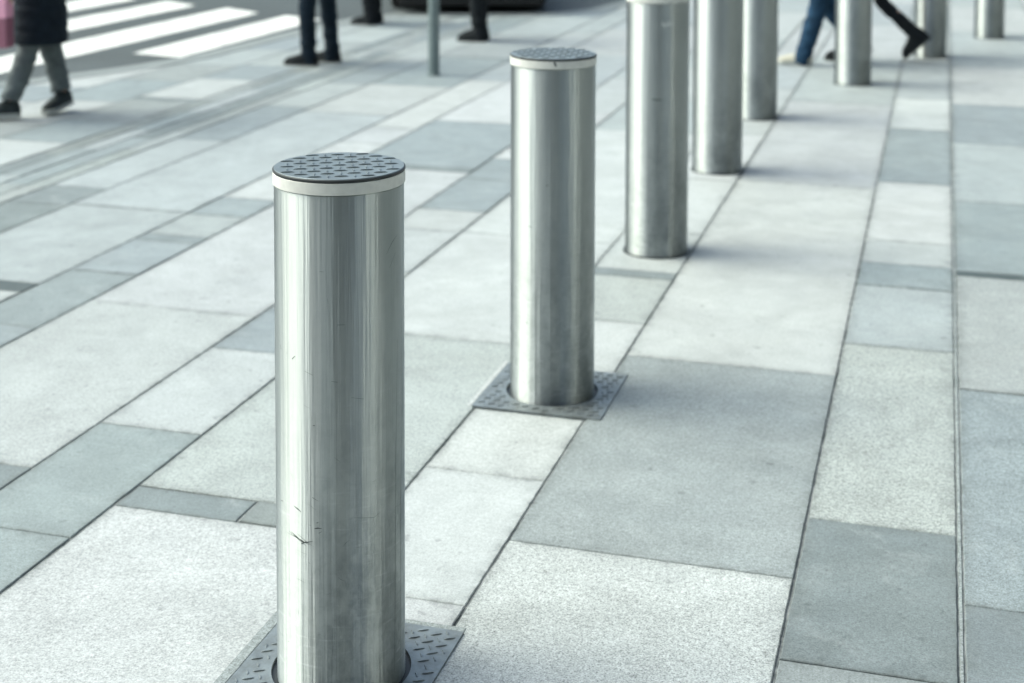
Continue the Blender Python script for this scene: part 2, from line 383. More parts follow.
for x0, x1, y0, y1, y0b, y1b in ((-5.50, -5.10, 10.28, 13.1, 10.22, 12.95), (-6.23, -5.80, 8.9, 13.48, 8.6, 13.2), (-7.0, -6.58, 8.6, 13.8, 8.3, 13.55), (-7.75, -7.33, 8.3, 14.1, 8.0, 13.85),
                                 (-8.5, -8.08, 8, 14.3, 7.8, 14.1), (-9.25, -8.83, 8, 14.6, 7.8, 14.4), (-10, -9.6, 8, 14.6, 7.8, 14.4)):
    v = [bm.verts.new((*place(x, y), .0085)) for x, y in ((x0, y0), (x1, y0b), (x1, y1b), (x0, y1))]; bm.faces.new(v)
bmesh.ops.recalc_face_normals(bm, faces=bm.faces)
structure(from_bm('crossing_stripes', bm, M['paint']))

# ------------------------------------------------------------------ bollards
R = .0778 * 1.5 * S; HB = .6243 * 1.5 * S
def lozenge(bm, x, y, z, ang, ln, wd, h, rmax=None, bend=0):
    """a raised tread mark: a rounded spindle on the plate"""
    ca, sa = math.cos(ang), math.sin(ang); rows = []
    for k in range(7):
        t = k / 6 * 2 - 1; w = wd * math.sqrt(max(0, 1 - t * t)) + .0002; hh = h * (1 - t * t * .55) if abs(t) < .99 else 0
        row = []
        for s, zz in ((-1, 0), (-.7, .9), (.7, .9), (1, 0)):
            u = t * ln; v_ = s * w + bend * (t * t - .4)
            px, py = x + u * ca - v_ * sa, y + u * sa + v_ * ca
            if rmax:
                d = math.hypot(px, py)
                if d > rmax: px, py = px * rmax / d, py * rmax / d
            row.append(bm.verts.new((px, py, z + hh * zz)))
        rows.append(row)
    for a, b in zip(rows, rows[1:]):
        for i in range(3): bm.faces.new((a[i], b[i], b[i + 1], a[i + 1]))
def tread(bm, half, z, pitch, rmax=None, rmin=None, rot=0):
    n = int(half * 1.6 / pitch) + 2; c, s = math.cos(rot), math.sin(rot)
    for i in range(-n, n + 1):
        for j in range(-n, n + 1):
            x0, y0 = i * pitch, j * pitch; x, y = x0 * c - y0 * s, x0 * s + y0 * c
            d = math.hypot(x, y)
            if rmax and d > rmax - .004: continue
            if rmin and d < rmin + .012: continue
            if not rmax and (abs(x) > half - .014 or abs(y) > half - .014): continue
            a_ = (i + j) % 2 == 0; lozenge(bm, x, y, z, rot + (0 if a_ else PI / 2), pitch * (.58 if a_ else .42), .0021, .0032, rmax and rmax - .001, .0012)
bm = bmesh.new()
lathe(bm, [(R, -.05), (R, .02), (R, .3), (R, .6), (R, HB - .0385), (R - .0025, HB - .036), (0, HB - .036)], 128)
tube_me = bpy.data.meshes.new('tube'); bm.to_mesh(tube_me); bm.free()
bm = bmesh.new(); RB = R + .0026
lathe(bm, [(RB - .006, HB - .0357), (RB - .0006, HB - .0357), (RB, HB - .035), (RB, HB - .0115), (RB - .001, HB - .0105), (RB - .006, HB - .0105)], 128, close=True)
band_me = bpy.data.meshes.new('band'); bm.to_mesh(band_me); bm.free()
bm = bmesh.new()
lathe(bm, [(0, HB - .0115), (RB - .001, HB - .0103), (RB + .0002, HB - .0085), (RB + .0002, HB - .0045), (RB - .001, HB - .0035), (RB - .002, HB - .0033)], 128)
rim_me = bpy.data.meshes.new('rim'); bm.to_mesh(rim_me); bm.free()
bm = bmesh.new()
lathe(bm, [(RB - .0022, HB - .006), (RB - .0022, HB - .0026), (RB - .003, HB - .002), (0, HB - .002)], 128)
tread(bm, R, HB - .002, .0280, rmax=RB - .003, rot=math.radians(25))
cap_me = bpy.data.meshes.new('cap'); bm.to_mesh(cap_me); bm.free()
bm = bmesh.new()
lathe(bm, [(R + .0008, -.005), (R + .0008, .0035), (R + .004, .0055), (R + .009, .004), (R + .011, -.005)], 96)
collar_me = bpy.data.meshes.new('collar'); bm.to_mesh(collar_me); bm.free()

def plate_mesh():
    """square floor plate with a round hole that clears the tube, tread marks on top"""
    h = PW; rh = R + .0135; n = 64; bm = bmesh.new(); zt, zb = .0052, -.045
    ang = [2 * PI * i / n for i in range(n)]
    def sq(a):
        c, s = math.cos(a), math.sin(a); m = max(abs(c), abs(s)); return c / m * h, s / m * h
    out = [bm.verts.new((*sq(a), zt)) for a in ang]; inn = [bm.verts.new((rh * math.cos(a), rh * math.sin(a), zt)) for a in ang]
    outb = [bm.verts.new((*sq(a), -.004)) for a in ang]; innb = [bm.verts.new((rh * math.cos(a), rh * math.sin(a), zb)) for a in ang]
    for i in range(n):
        j = (i + 1) % n
        bm.faces.new((out[i], out[j], inn[j], inn[i])); bm.faces.new((outb[i], outb[j], out[j], out[i])); bm.faces.new((inn[i], inn[j], innb[j], innb[i]))
    tread(bm, h, zt, .0255, rmin=rh, rot=math.radians(31))
    bmesh.ops.recalc_face_normals(bm, faces=bm.faces)
    me = bpy.data.meshes.new('base_plate'); bm.to_mesh(me); bm.free(); return me
plate_me = plate_mesh()
bm = bmesh.new(); lathe(bm, [(R + .0002, -.003), (R + .0133, -.003)], 64)  # black ring laid in the gap to stand for its shade
pit_me = bpy.data.meshes.new('gap'); bm.to_mesh(pit_me); bm.free()
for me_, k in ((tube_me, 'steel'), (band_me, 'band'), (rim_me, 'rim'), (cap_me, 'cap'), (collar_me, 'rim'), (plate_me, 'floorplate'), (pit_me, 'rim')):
    me_.materials.append(M[k])
for me_ in (tube_me, band_me, rim_me, collar_me):
    for p in me_.polygons: p.use_smooth = True
    me_.set_sharp_from_angle(angle=math.radians(30))

CAMH = 1.5 * S
def marks_mesh(strokes, off=.0004):
    """thin marks lying on the tube: each stroke is a list of (across -1..1 as seen from the camera side, height, half width)"""
    bm = bmesh.new()
    for cxy, st in strokes:
        base = math.atan2(-cxy[1], -cxy[0])
        rows = []
        dense = []
        for (f0, z0, w0), (f1, z1, w1) in zip(st, st[1:]):
            for k in range(5): t = k / 5; dense.append((f0 + (f1 - f0) * t, z0 + (z1 - z0) * t, w0 + (w1 - w0) * t))
        dense.append(st[-1])
        for i, (f, z, w) in enumerate(dense):
            a = base + math.asin(max(-1, min(1, f)))
            j0, j1 = dense[max(0, i - 1)], dense[min(len(dense) - 1, i + 1)]
            du = (j1[0] - j0[0]) * R; dz = j1[1] - j0[1]; L = math.hypot(du, dz) or 1
            nu, nz = -dz / L * w, du / L * w
            row = []
            for s in (-1, 1):
                aa = a + s * nu / R; row.append(bm.verts.new(((R + off) * math.cos(aa), (R + off) * math.sin(aa), z + s * nz)))
            rows.append(row)
        for a_, b_ in zip(rows, rows[1:]): bm.faces.new((a_[0], a_[1], b_[1], b_[0]))
    bmesh.ops.recalc_face_normals(bm, faces=bm.faces)
    return bm

POS = [(-1.0390, 2.4632), (-1.0258, 3.9397), (-1.0216, 5.4705), (-1.0111, 6.9594), (-1.0066, 8.4296), (-.5558, 9.8503), (-.0855, 11.3262), (.363, 12.6475)]
LABEL = ['nearest and largest steel bollard, with dark scuffs and tread-plate cap in sharp focus',
         'second steel bollard in line, whole in view with its square tread floor plate',
         'third steel bollard in line, with a pale sticker remnant near its top',
         'fourth steel bollard in line, behind the one with the sticker remnant',
         'fifth steel bollard, last of the straight line, left of the walker in blue jeans',
         'steel bollard hiding the legs between the blue jeans and the black boot',
         'steel bollard just right of the raised black boot',
         'farthest and smallest steel bollard, at the top right corner']
bollards = []
def bollard_proto():
    t = thing('bollard', LABEL[0], 'bollard', group='brushed steel bollards in a row across the pavement')
    mesh_obj('tube', tube_me, None, t); mesh_obj('reflective_band', band_me, None, t)
    c = mesh_obj('cap', cap_me, None, t); r_ = mesh_obj('cap_rim', rim_me, None, t); r_.parent = c
    return t
proto = bollard_proto()
def dup(root):
    r_ = root.copy(); COL.objects.link(r_)
    for ch in root.children:
        c = ch.copy(); COL.objects.link(c); c.parent = r_
        for g in ch.children:
            d = g.copy(); COL.objects.link(d); d.parent = c
    return r_
all_b = [proto] + [dup(proto) for _ in range(7)]
for i, (b, (x, y)) in enumerate(zip(all_b, POS)):
    b.location = (x * S, y * S, 0); b['label'] = LABEL[i]
    b.scale.z = [1, 1.013, 1.042, 1.03, 1.03, 1.03, 1.03, 1.03][i]        # the posts stand out of the ground by slightly different lengths
    b.rotation_euler.z = [0.0, .07, .8, 1.5, 2.2, 2.9, 3.6, 4.4][i]
    if i < 2:
        p = mesh_obj('base_plate', plate_me, None, b); p.rotation_euler.z = -b.rotation_euler.z
        q_ = mesh_obj('gap_shade', pit_me, None, p)
    else: mesh_obj('foot_collar', collar_me, None, b)
def marks(i, name, strokes, mat, off=.0004):
    b = all_b[i]; c = (b.location.x, b.location.y)
    for st in strokes:
        bm = marks_mesh([(c, st)], off)
        bmesh.ops.rotate(bm, cent=(0, 0, 0), matrix=Matrix.Rotation(-b.rotation_euler.z, 3, 'Z'), verts=bm.verts)
        from_bm(name, bm, mat, b)
def fz(px, py, cx=339.5, hw=65.0, ytop=197.0, zt=HB - .036, ybot=703.0):      # where a mark was measured: across, height
    return max(-.985, min(.985, (px - cx) / hw)), zt * (1 - (py - ytop) / (ybot - ytop))
def stroke(pts, w): return [(*fz(*p), w_ * 1.15) for p, w_ in zip(pts, w)]
marks(0, 'scuff_mark', [
    stroke([(289, 537), (300, 541), (309, 544)], [.0002, .0008, .0002]), stroke([(291, 536), (303, 543), (312, 540)], [.0002, .0011, .0003]),
    stroke([(301, 545), (306, 541)], [.0008, .0002]), stroke([(287, 539), (296, 540), (306, 546)], [.0001, .0005, .0002]), stroke([(296, 535), (305, 541), (313, 545)], [.0001, .0004, .0001]), stroke([(318, 531), (321, 529)], [.0005, .0002]), stroke([(294, 509), (298, 511), (301, 513)], [.0004, .0011, .0003]),
    stroke([(281, 511), (283, 510)], [.0007, .0004]), stroke([(314, 527), (317, 526), (321, 526)], [.0006, .0011, .0003]),
    stroke([(316, 521), (318, 520)], [.0007, .0003]), stroke([(293, 362), (296, 358)], [.0007, .0003]), stroke([(281, 353), (282, 357)], [.0003, .0003]),
    stroke([(313, 424), (315, 424)], [.0008, .0006]), stroke([(312, 496), (318, 499)], [.0005, .0002])], M['scuff'])
marks(0, 'scratch', [
    stroke([(400, 300), (401, 420), (399, 540), (398, 690)], [.0003, .0006, .0006, .0005]), stroke([(396, 350), (394, 470), (393, 600), (392, 690)], [.0002, .0005, .0006, .0003]),
    stroke([(402, 200), (402.6, 380)], [.0003, .0004]), stroke([(385, 260), (391, 250), (396, 245)], [.0002, .0006, .0002]), stroke([(388, 275), (394, 262)], [.0003, .0002]),
    stroke([(331, 379), (337, 380)], [.0003, .0003]), stroke([(337, 323.5), (344, 323.5)], [.0004, .0004]), stroke([(352, 516), (372, 520), (378, 517)], [.0002, .0004, .0001]),
    stroke([(350, 396), (362, 399)], [.0002, .0004]), stroke([(305, 371), (313, 374)], [.0002, .0004])], M['scratch'])
rs = random.Random(5)
for k in range(26):
    cx_, cy_ = (rs.gauss(318, 24), rs.gauss(545, 60)) if k < 17 else (rs.uniform(280, 398), rs.uniform(230, 690))
    L_ = rs.uniform(2, 10); a_ = rs.gauss(.15, .5)
    if 277 < cx_ < 396 and cy_ < 695:
        marks(0, 'scratch', [stroke([(cx_, cy_), (cx_ + L_ * .5 * math.cos(a_), cy_ + L_ * .5 * math.sin(a_) + rs.uniform(-.6, .6)), (cx_ + L_ * math.cos(a_), cy_ + L_ * math.sin(a_))], [.0001, rs.uniform(.00015, .0004), .0001])], M['scratch' if k % 5 else 'bright_scratch'])
def fz2(px, py): return fz(px, py, 552.3, 41.2, 70, HB - .036, 404)
marks(1, 'scuff_mark', [[(*fz2(527.5, 322), .0013), (*fz2(528.5, 324), .0013)], [(*fz2(529, 226), .0011), (*fz2(533, 226.5), .0005)], [(*fz2(546, 184), .0012), (*fz2(548, 184), .0012)]], M['scuff'])
b = bmesh.new()
o = marks(1, 'band_notch', [[(0.02, HB - .012, .003), (.05, HB - .022, .003), (.07, HB - .026, .001)]], M['scuff'], RB - R + .0004)
def fz3(px, py): return fz(px, py, 656, 30.5, 0, HB - .03, 257)
marks(2, 'scuff_mark', [[(*fz3(650, 96.5), .0012), (*fz3(655, 97), .003), (*fz3(661, 97), .001)]], M['scuff'])
marks(2, 'sticker_remnant', [[(*fz3(659, 21), .004), (*fz3(664, 22), .008), (*fz3(671, 21), .010)]], M['sticker'])

# ------------------------------------------------------------------ sign post on the far pavement
t = thing('street_post', 'plain slim grey metal post standing on the paving between two pedestrians', 'post', (*place(-3.188, 10.12), 0))
bm = bmesh.new(); lathe(bm, [(.0455, -.01), (.0455, 2.9), (.043, 2.92), (0, 2.925)], 32); auto(from_bm('pole', bm, M['post'], t))
bm = bmesh.new(); lathe(bm, [(.048, .0005), (.060, .0005), (.060, .008), (.048, .014)], 32, close=True); auto(from_bm('foot_flange', bm, M['post'], t))

# ------------------------------------------------------------------ people
def skin(name, verts, edges, mat, parent, sub=2, root=0, crease=0):
    """verts: list of (x,y,z,r[,r2]); grown into one skinned surface and baked to a mesh"""
    me = bpy.data.meshes.new(name); me.from_pydata([v[:3] for v in verts], edges, []); ob = bpy.data.objects.new(name, me); COL.objects.link(ob)
    ob.modifiers.new('grow', 'SKIN'); sv = me.skin_vertices[0].data
    for i, v in enumerate(verts): sv[i].radius = (v[3], v[4] if len(v) > 4 else v[3]); sv[i].use_root = (i == root)
    ob.modifiers['grow'].use_smooth_shade = True
    sm = ob.modifiers.new('sub', 'SUBSURF'); sm.levels = sub; sm.render_levels = sub
    dg = bpy.context.evaluated_depsgraph_get(); m2 = bpy.data.meshes.new_from_object(ob.evaluated_get(dg))
    bpy.data.objects.remove(ob); bpy.data.meshes.remove(me); m2.name = name
    if crease:
        sd = rnd.uniform(0, 50)
        ns = [v_.normal.copy() for v_ in m2.vertices]
        for v_, n_ in zip(m2.vertices, ns):
            p = v_.co; low_ = max(.35, 1.25 - abs(p.z - .15) * 1.6) if p.z < .6 else .5
            f = mnoise.noise((p.x * 7 + sd, p.y * 7, p.z * 19)) + .6 * mnoise.noise((p.x * 13, p.y * 13 + sd, p.z * 34 + p.x * 12))
            v_.co = p + n_ * (f * crease * low_)
    return mesh_obj(name, m2, mat, parent, True)
def V(*a): return Vector(a)
def shoe(parent, ankle, toe_dir, pitch, mat, sole_mat, ln=.285, wd=.047, high=.09, name='shoe', thick=.016):
    """shoe lofted heel to toe; ankle = point above the heel end; pitch tips the heel up"""
    prof = [(-.075, .036, .055), (-.06, .8, high), (-.02, .90, high + .022), (.03, .92, high + .008), (.08, 1.0, high * .82), (.13, 1.08, high * .66), (.17, 1.04, high * .55), (.195, .84, high * .43), (.212, .45, .025)]
    d = Vector(toe_dir).normalized(); side = Vector((-d.y, d.x, 0)); k = ln / .285
    fw = d * math.cos(pitch) - V(0, 0, 1) * math.sin(pitch); up = V(0, 0, 1) * math.cos(pitch) + d * math.sin(pitch)
    org = Vector(ankle) - up * high
    for nm, zf, m in ((name, None, mat), ('sole', thick, sole_mat)):
        bm = bmesh.new(); rows = []
        for i, (u, w, h) in enumerate(prof):
            w = wd * (w if i else .62); row = []
            ww = w + (.004 if zf else 0)
            sec = [(-1, 0), (-1.0, .3), (-.86, .62), (-.5, .93), (0, 1.0), (.5, .93), (.86, .62), (1.0, .3), (1, 0)] if not zf else [(-1, -.05), (-1, 1), (0, 1.02), (1, 1), (1, -.05)]
            for a, bb in sec: row.append(bm.verts.new(org + fw * (u * k + (.003 if zf and i == 8 else 0)) + side * a * ww + up * (bb * (zf if zf else h) + (0 if zf else .008))))
            rows.append(row)
        for a, b_ in zip(rows, rows[1:]):
            for q in range(len(a) - 1): bm.faces.new((a[q], a[q + 1], b_[q + 1], b_[q]))
            bm.faces.new((a[-1], a[0], b_[0], b_[-1]))
        bm.faces.new(rows[0]); bm.faces.new(rows[-1][::-1])
        bmesh.ops.recalc_face_normals(bm, faces=bm.faces)
        if not zf: s_ = auto(from_bm(nm, bm, m, parent), 60)
        else: auto(from_bm(nm, bm, m, s_), 40)
    return s_
def person(label, loc, heading, legs, torso_lean=0, top='navy', trouser='jeans', shoe_mat='leather', sole='sole', hip=.90, coat=False, hairlen=.0, bare_ankle=False,
           group=None, cuff=.075, hem_z=.42, arms=None, boot=False):
    """legs: two of (knee, ankle, foot dir, foot pitch) in the person's frame (x ahead, y left, z up, hip centre above the origin)"""
    t = thing('person', label, 'person', loc, heading, group)
    H0 = V(0, 0, hip); ch = V(torso_lean, 0, hip + .42); neck = V(torso_lean * 1.2, 0, hip + .56); head = V(torso_lean * 1.2 + .02, 0, hip + .70)
    v = [(*H0, .13, .10), (*(H0 + V(torso_lean * .4, 0, .18)), .125, .09), (*ch, .15, .10), (*neck, .052), (*(neck + V(.01, 0, .05)), .052), (*head, .078, .092), (*(head + V(-.005, 0, .075)), .07, .08),
         (*(head + V(.085, 0, -.005)), .016), (*(head + V(.06, 0, -.075)), .035)]
    e = [(0, 1), (1, 2), (2, 3), (3, 4), (4, 5), (5, 6), (5, 7), (4, 8)]
    A = arms or [(V(.06, 0, hip + .22), V(.14, 0, hip - .02)), (V(-.08, 0, hip + .22), V(-.04, 0, hip - .04))]
    sleeves = []
    for s, (el, wr) in zip((1, -1), A):
        sh = ch + V(0, s * .185, .05); el = el + V(0, s * .26, 0); wr = wr + V(0, s * .27, 0)
        b0 = len(v); dirn = (wr - el).normalized(); palm = wr + dirn * .075
        v += [(*sh, .058), (*el, .042), (*wr, .026, .032), (*palm, .018, .036)]; e += [(2, b0), (b0, b0 + 1), (b0 + 1, b0 + 2), (b0 + 2, b0 + 3)]
        fwv = V(1, 0, 0)
        for k, (off, ln) in enumerate(((.030, .075), (.011, .085), (-.009, .080), (-.028, .062))):
            f0 = len(v); p0 = palm + fwv * off + dirn * .025; p1 = p0 + dirn * ln * .5 + V(0, -s * .008, 0); p2 = p1 + dirn * ln * .42 + V(0, -s * .022, 0)
            v += [(*p0, .0095), (*p1, .009), (*p2, .0075)]; e += [(b0 + 3, f0), (f0, f0 + 1), (f0 + 1, f0 + 2)]
        f0 = len(v); p0 = wr + dirn * .03 + fwv * .035; p1 = p0 + dirn * .045 + fwv * .012
        v += [(*p0, .012), (*p1, .0095)]; e += [(b0 + 2, f0), (f0, f0 + 1)]
        sleeves.append((sh, el, wr))
    tr_v = [(*(H0 + V(0, 0, .06)), .155, .125), (*(H0 - V(0, 0, .03)), .15, .125)]; tr_e = [(0, 1)]
    for s, (kn, an, fd, pt) in zip((1, -1), legs):
        kn = V(*kn); an = V(*an); hp = H0 + V(0, s * .09, -.06)
        b0 = len(v); v += [(*hp, .075), (*kn, .042), (*((kn + an) / 2 + V(-.005, 0, .03)), .038), (*an, .032)]
        fd_ = V(*fd).normalized(); toe = an + (fd_ * math.cos(pt) - V(0, 0, 1) * math.sin(pt)) * .12 - (V(0, 0, 1) * math.cos(pt) + fd_ * math.sin(pt)) * .06
        v += [(*toe, .02)]; e += [(0, b0), (b0, b0 + 1), (b0 + 1, b0 + 2), (b0 + 2, b0 + 3), (b0 + 3, b0 + 4)]
        c0 = len(tr_v); low = an + (kn - an).normalized() * (.05 if bare_ankle else -.055)
        m1 = hp.lerp(kn, .5); m2 = kn.lerp(low, .45)
        tr_v += [(*hp, .095), (*m1, .086), (*kn, cuff * .96), (*m2, cuff * .92), (*kn.lerp(low, .8), cuff * .86), (*low, cuff * .86), (*(low + (low - kn).normalized() * .012), cuff * .87), (*(low + (low - kn).normalized() * .018), cuff * .87)]
        tr_e += [(1, c0)] + [(c0 + k, c0 + k + 1) for k in range(7)]
    skin('body', v, e, M['skin'], t)
    tr = skin('trousers', tr_v, tr_e, M[trouser], t, root=1, sub=3, crease=.011)
    # jacket or long coat
    jv = [(*(H0 + V(0, 0, .02)), .175, .145), (*(H0 + V(torso_lean * .5, 0, .2)), .165, .13), (*ch, .18, .135), (*(neck - V(0, 0, .02)), .075)]; je = [(0, 1), (1, 2), (2, 3)]
    for sh, el, wr in sleeves:
        j0 = len(jv); jv += [(*sh, .078), (*el, .062), (*(el.lerp(wr, .93)), .045)]; je += [(2, j0), (j0, j0 + 1), (j0 + 1, j0 + 2)]
    if coat:
        bm = bmesh.new(); rows = []; N = 40; zz = [hem_z + (hip + .05 - hem_z) * k / 30 for k in range(31)]
        for k, z in enumerate(zz):
            q = 1 + .045 * abs(math.sin(k / 30 * PI * 5)) + .01 * math.sin(k * 1.7); a0 = .165 + .01 * (1 - k / 30); b0 = .19 - .01 * k / 30
            rows.append([bm.verts.new((a0 * q * math.cos(2 * PI * i / N) + .008 * mnoise.noise((i * .7, k * .2, 0)), b0 * q * math.sin(2 * PI * i / N), z)) for i in range(N)])
        for a, b_ in zip(rows, rows[1:]):
            for i in range(N): bm.faces.new((a[i], a[(i + 1) % N], b_[(i + 1) % N], b_[i]))
        inner = [bm.verts.new((v_.co.x * .9, v_.co.y * .9, v_.co.z + .03)) for v_ in rows[0]]
        for i in range(N): bm.faces.new((rows[0][(i + 1) % N], rows[0][i], inner[i], inner[(i + 1) % N]))
        bm.faces.new(inner)
        j = skin('jacket', jv, je, M[top], t, root=2); sk = from_bm('coat_skirt', bm, M[top], j, True)
    else: skin('jacket', jv, je, M[top], t, root=2)
    for s, (kn, an, fd, pt) in zip((1, -1), legs):
        a = V(*an); up = V(0, 0, 1) * math.cos(pt) + V(*fd).normalized() * math.sin(pt)
        sh_ = shoe(t, a + up * (.02 if not boot else .03), fd, pt, M[shoe_mat], M[sole], high=.10 if not boot else .135, wd=.049 if not boot else .058, thick=.028 if sole == 'palesole' else .016)
        if boot:
            kn_ = V(*kn); d = (kn_ - a).normalized()
            skin('boot_shaft', [(*(a - d * .01), .060), (*(a + d * .07), .060), (*(a + d * .13), .064), (*(a + d * .17), .068)], [(0, 1), (1, 2), (2, 3)], M[shoe_mat], sh_)
    bm = bmesh.new(); bmesh.ops.create_icosphere(bm, subdivisions=3, radius=1)
    for vv in bm.verts:
        x, y, z = vv.co; k = 1 + .05 * mnoise.noise(vv.co * 3)
        if z < -.1 and x < .2: z *= 1 + hairlen
        x = min(x, .45 + .3 * z) if z > 0 else min(x, .15); vv.co = head + V(x * .115 * k - .012, y * .095 * k, z * .105 * k + .06)
    from_bm('hair', bm, M['hair'], t, True)
    return t
WALK = PI                                    # heading: towards -x
# woman at the left, walking left and towards the viewer
hd = math.radians(205)
wx, wy = -4.73, 7.76
person('person in dark quilted coat and grey trousers walking off at the left edge', (*place(wx, wy), 0), hd,
       [((.065, .08, .47), (.19, .145, .10), (1, .1, 0), 0), ((-.05, -.09, .46), (-.12, -.115, .12), (.5, 1, 0), .10)], trouser='grey', top='coat', shoe_mat='trainer', sole='palesole',
       coat=True, hem_z=.50, bare_ankle=True, cuff=.082, hip=.90, hairlen=1.2, arms=[(V(.02, .02, 1.14), V(.12, .02, .92)), (V(.04, .02, 1.14), V(.16, .03, .92))])
# the pink carrier bag she holds
bag = thing('carrier_bag', 'pink paper carrier bag hanging at the left edge beside the dark coat', 'bag', (-6.055, 8.41, .505), math.radians(8))
bm = bmesh.new(); box(bm, -.17, .17, -.055, .055, 0, .36, .003); bo = from_bm('bag_body', bm, M['pink'], bag)
bm = bmesh.new(); box(bm, -.1705, .1705, -.0555, .0555, 0.001, .20, .003); from_bm('bag_lower', bm, M['pinklow'], bag)  # darker pink over the lower part of the bag
for s in (-1, 1): skin('handle', [(-.08, s * .045, .355, .003), (-.07, s * .03, .46, .003), (.07, s * .03, .46, .003), (.08, s * .045, .355, .003)], [(0, 1), (1, 2), (2, 3)], M['cord'], bag, 1)
# man in dark jeans by the crossing
person('person in dark blue jeans and black shoes standing by the end of the zebra crossing', (*place(-4.115, 10.36), 0), WALK + .05,
       [((.05, .13, .48), (.035, .12, .085), (1, .1, 0), 0), ((-.06, -.10, .48), (-.085, -.115, .085), (1, -.2, 0), 0)], trouser='jeans', top='navy', cuff=.078, hip=.93)
person('person in black trousers standing at the kerb, left of the grey post', (*place(-4.60, 12.86), 0), WALK,
       [((.04, .07, .48), (.0, .075, .085), (1, 0, 0), 0), ((.03, -.08, .48), (.0, -.085, .085), (1, 0, 0), 0)], trouser='black', top='black', cuff=.082, hip=.93)
person('person in black trousers and ankle boots standing between the grey post and the second bollard', (*place(-3.43, 12.12), 0), WALK,
       [((.03, .06, .48), (.0, .065, .095), (1, 0, 0), 0), ((.02, -.07, .48), (.01, -.055, .095), (1, 0, 0), 0)], trouser='black', top='black', cuff=.074, hip=.93, boot=True)
# two walkers at the right
person('person in blue jeans and beige shoes striding left behind the bollards', (*place(-.72, 11.78), 0), WALK,
       [((.05, .09, .47), (.16, .10, .085), (1, 0, 0), -.03), ((-.04, -.09, .46), (-.30, -.07, .16), (1, 0, 0), .55)], trouser='blue', top='navy', cuff=.088, hip=.88, shoe_mat='canvas', sole='palesole', hairlen=.6)
person('person in black leggings and boots striding left, rear boot raised on its toes', (*place(-.42, 12.16), 0), WALK,
       [((.13, .07, .48), (.15, .07, .10), (1, 0, 0), 0), ((-.10, -.08, .50), (-.40, -.06, .235), (1, 0, 0), .74)], trouser='black', top='coat', cuff=.066, hip=.90, boot=True, hairlen=1.0)

# ------------------------------------------------------------------ the parked car at the top
car = thing('parked_car', 'black car standing on the road at the top, seen by its tyres and low front', 'car', (*place(-4.06, 14.0), .004), 0)
ang = math.atan2(-.94, .34); car.rotation_euler.z = ang                     # car x axis points out of its front
CL, CW = 4.3, 1.78
def car_x(x): return x - .0
prof = [(0, .30), (.02, .55), (-.10, .72), (-1.05, .92), (-1.75, 1.36), (-2.3, 1.44), (-3.2, 1.38), (-3.9, .98), (-4.22, .92), (-4.3, .6), (-4.26, .28)]
bm = bmesh.new(); rows = []
for x, z in prof:
    tp = 0 if z < .95 else .13 * (z - .9) / .5
    nose = .10 if x > -.05 or x < -4.2 else 0
    rows.append([bm.verts.new((x, s * (CW / 2 - .05 - tp * 1.3 - nose) * f, z)) for s, f in ((-1, 1), (-1, .5), (1, .0), (1, .5), (1, 1))])
low = [[bm.verts.new((x, s * (CW / 2 - .0), z)) for x in (-.22, -1.3, -3.0, -4.1)] for s in (-1, 1) for z in (.25,)]
for a, b_ in zip(rows, rows[1:]):
    for i in range(4): bm.faces.new((a[i], a[i + 1], b_[i + 1], b_[i]))
# flanks: fans from a waist line to the sill
for k, s in ((0, -1), (4, 1)):
    waist = [bm.verts.new((x, s * CW / 2, z)) for x, z in ((-.25, .50), (-1.1, .72), (-2.2, .76), (-3.4, .78), (-4.1, .62))]
    sill = [bm.verts.new((x, s * (CW / 2 - .03), .22)) for x in (-.25, -1.1, -2.2, -3.4, -4.1)]
    edge = [r_[k] for r_ in rows]
    for a, b_ in zip(range(4), range(1, 5)): bm.faces.new((waist[a], waist[b_], sill[b_], sill[a]))
    m = [0, 0, 1, 2, 3, 4, 5, 6, 7, 8, 9, 10]
    groups = [([0, 1, 2], 0), ([2, 3], 1), ([3, 4, 5, 6], 2), ([6, 7], 3), ([7, 8, 9, 10], 4)]
    for idx, w in groups:
        for a, b_ in zip(idx, idx[1:]): bm.faces.new((edge[a], edge[b_], waist[w]))
    for (ia, w0, w1) in ((2, 0, 1), (3, 1, 2), (6, 2, 3), (7, 3, 4)): bm.faces.new((edge[ia], waist[w0], waist[w1]))
    bm.faces.new((edge[0], waist[0], sill[0])); bm.faces.new((edge[10], waist[4], sill[4]))
bmesh.ops.recalc_face_normals(bm, faces=bm.faces)
auto(from_bm('body', bm, M['carpaint'], car), 40)
bm = bmesh.new(); box(bm, -.30, -.005, -.80, .80, .085, .36, .03); box(bm, -4.2, -.3, -.70, .70, .17, .24, .01); from_bm('lower_bumper', bm, M['trim'], car)
for s in (-1, 1):
    bm = bmesh.new(); lathe(bm, [(0, 0), (.10, .01), (.10, .05), (0, .06)], 24)
    for v_ in bm.verts: v_.co = V(-.09 + v_.co.z * .9, s * .60 + v_.co.y * 1.3, .62 + v_.co.x * .55)
    from_bm('headlight', bm, M['lamp'], car, True)
for nm, x0, z0, x1, z1, w in (('windscreen', -1.12, .95, -1.72, 1.34, .60), ('rear_window', -3.25, 1.36, -3.86, 1.01, .60)):
    bm = bmesh.new(); nrm = V(-(z1 - z0), 0, x1 - x0).normalized() * (-.006)
    if nrm.z < 0: nrm = -nrm
    vs = [bm.verts.new(V(x, y, z) + nrm) for x, y, z in ((x0, -w, z0), (x0, w, z0), (x1, w * .86, z1), (x1, -w * .86, z1))]; f = bm.faces.new(vs)
    from_bm(nm, bm, M['glass'], car)
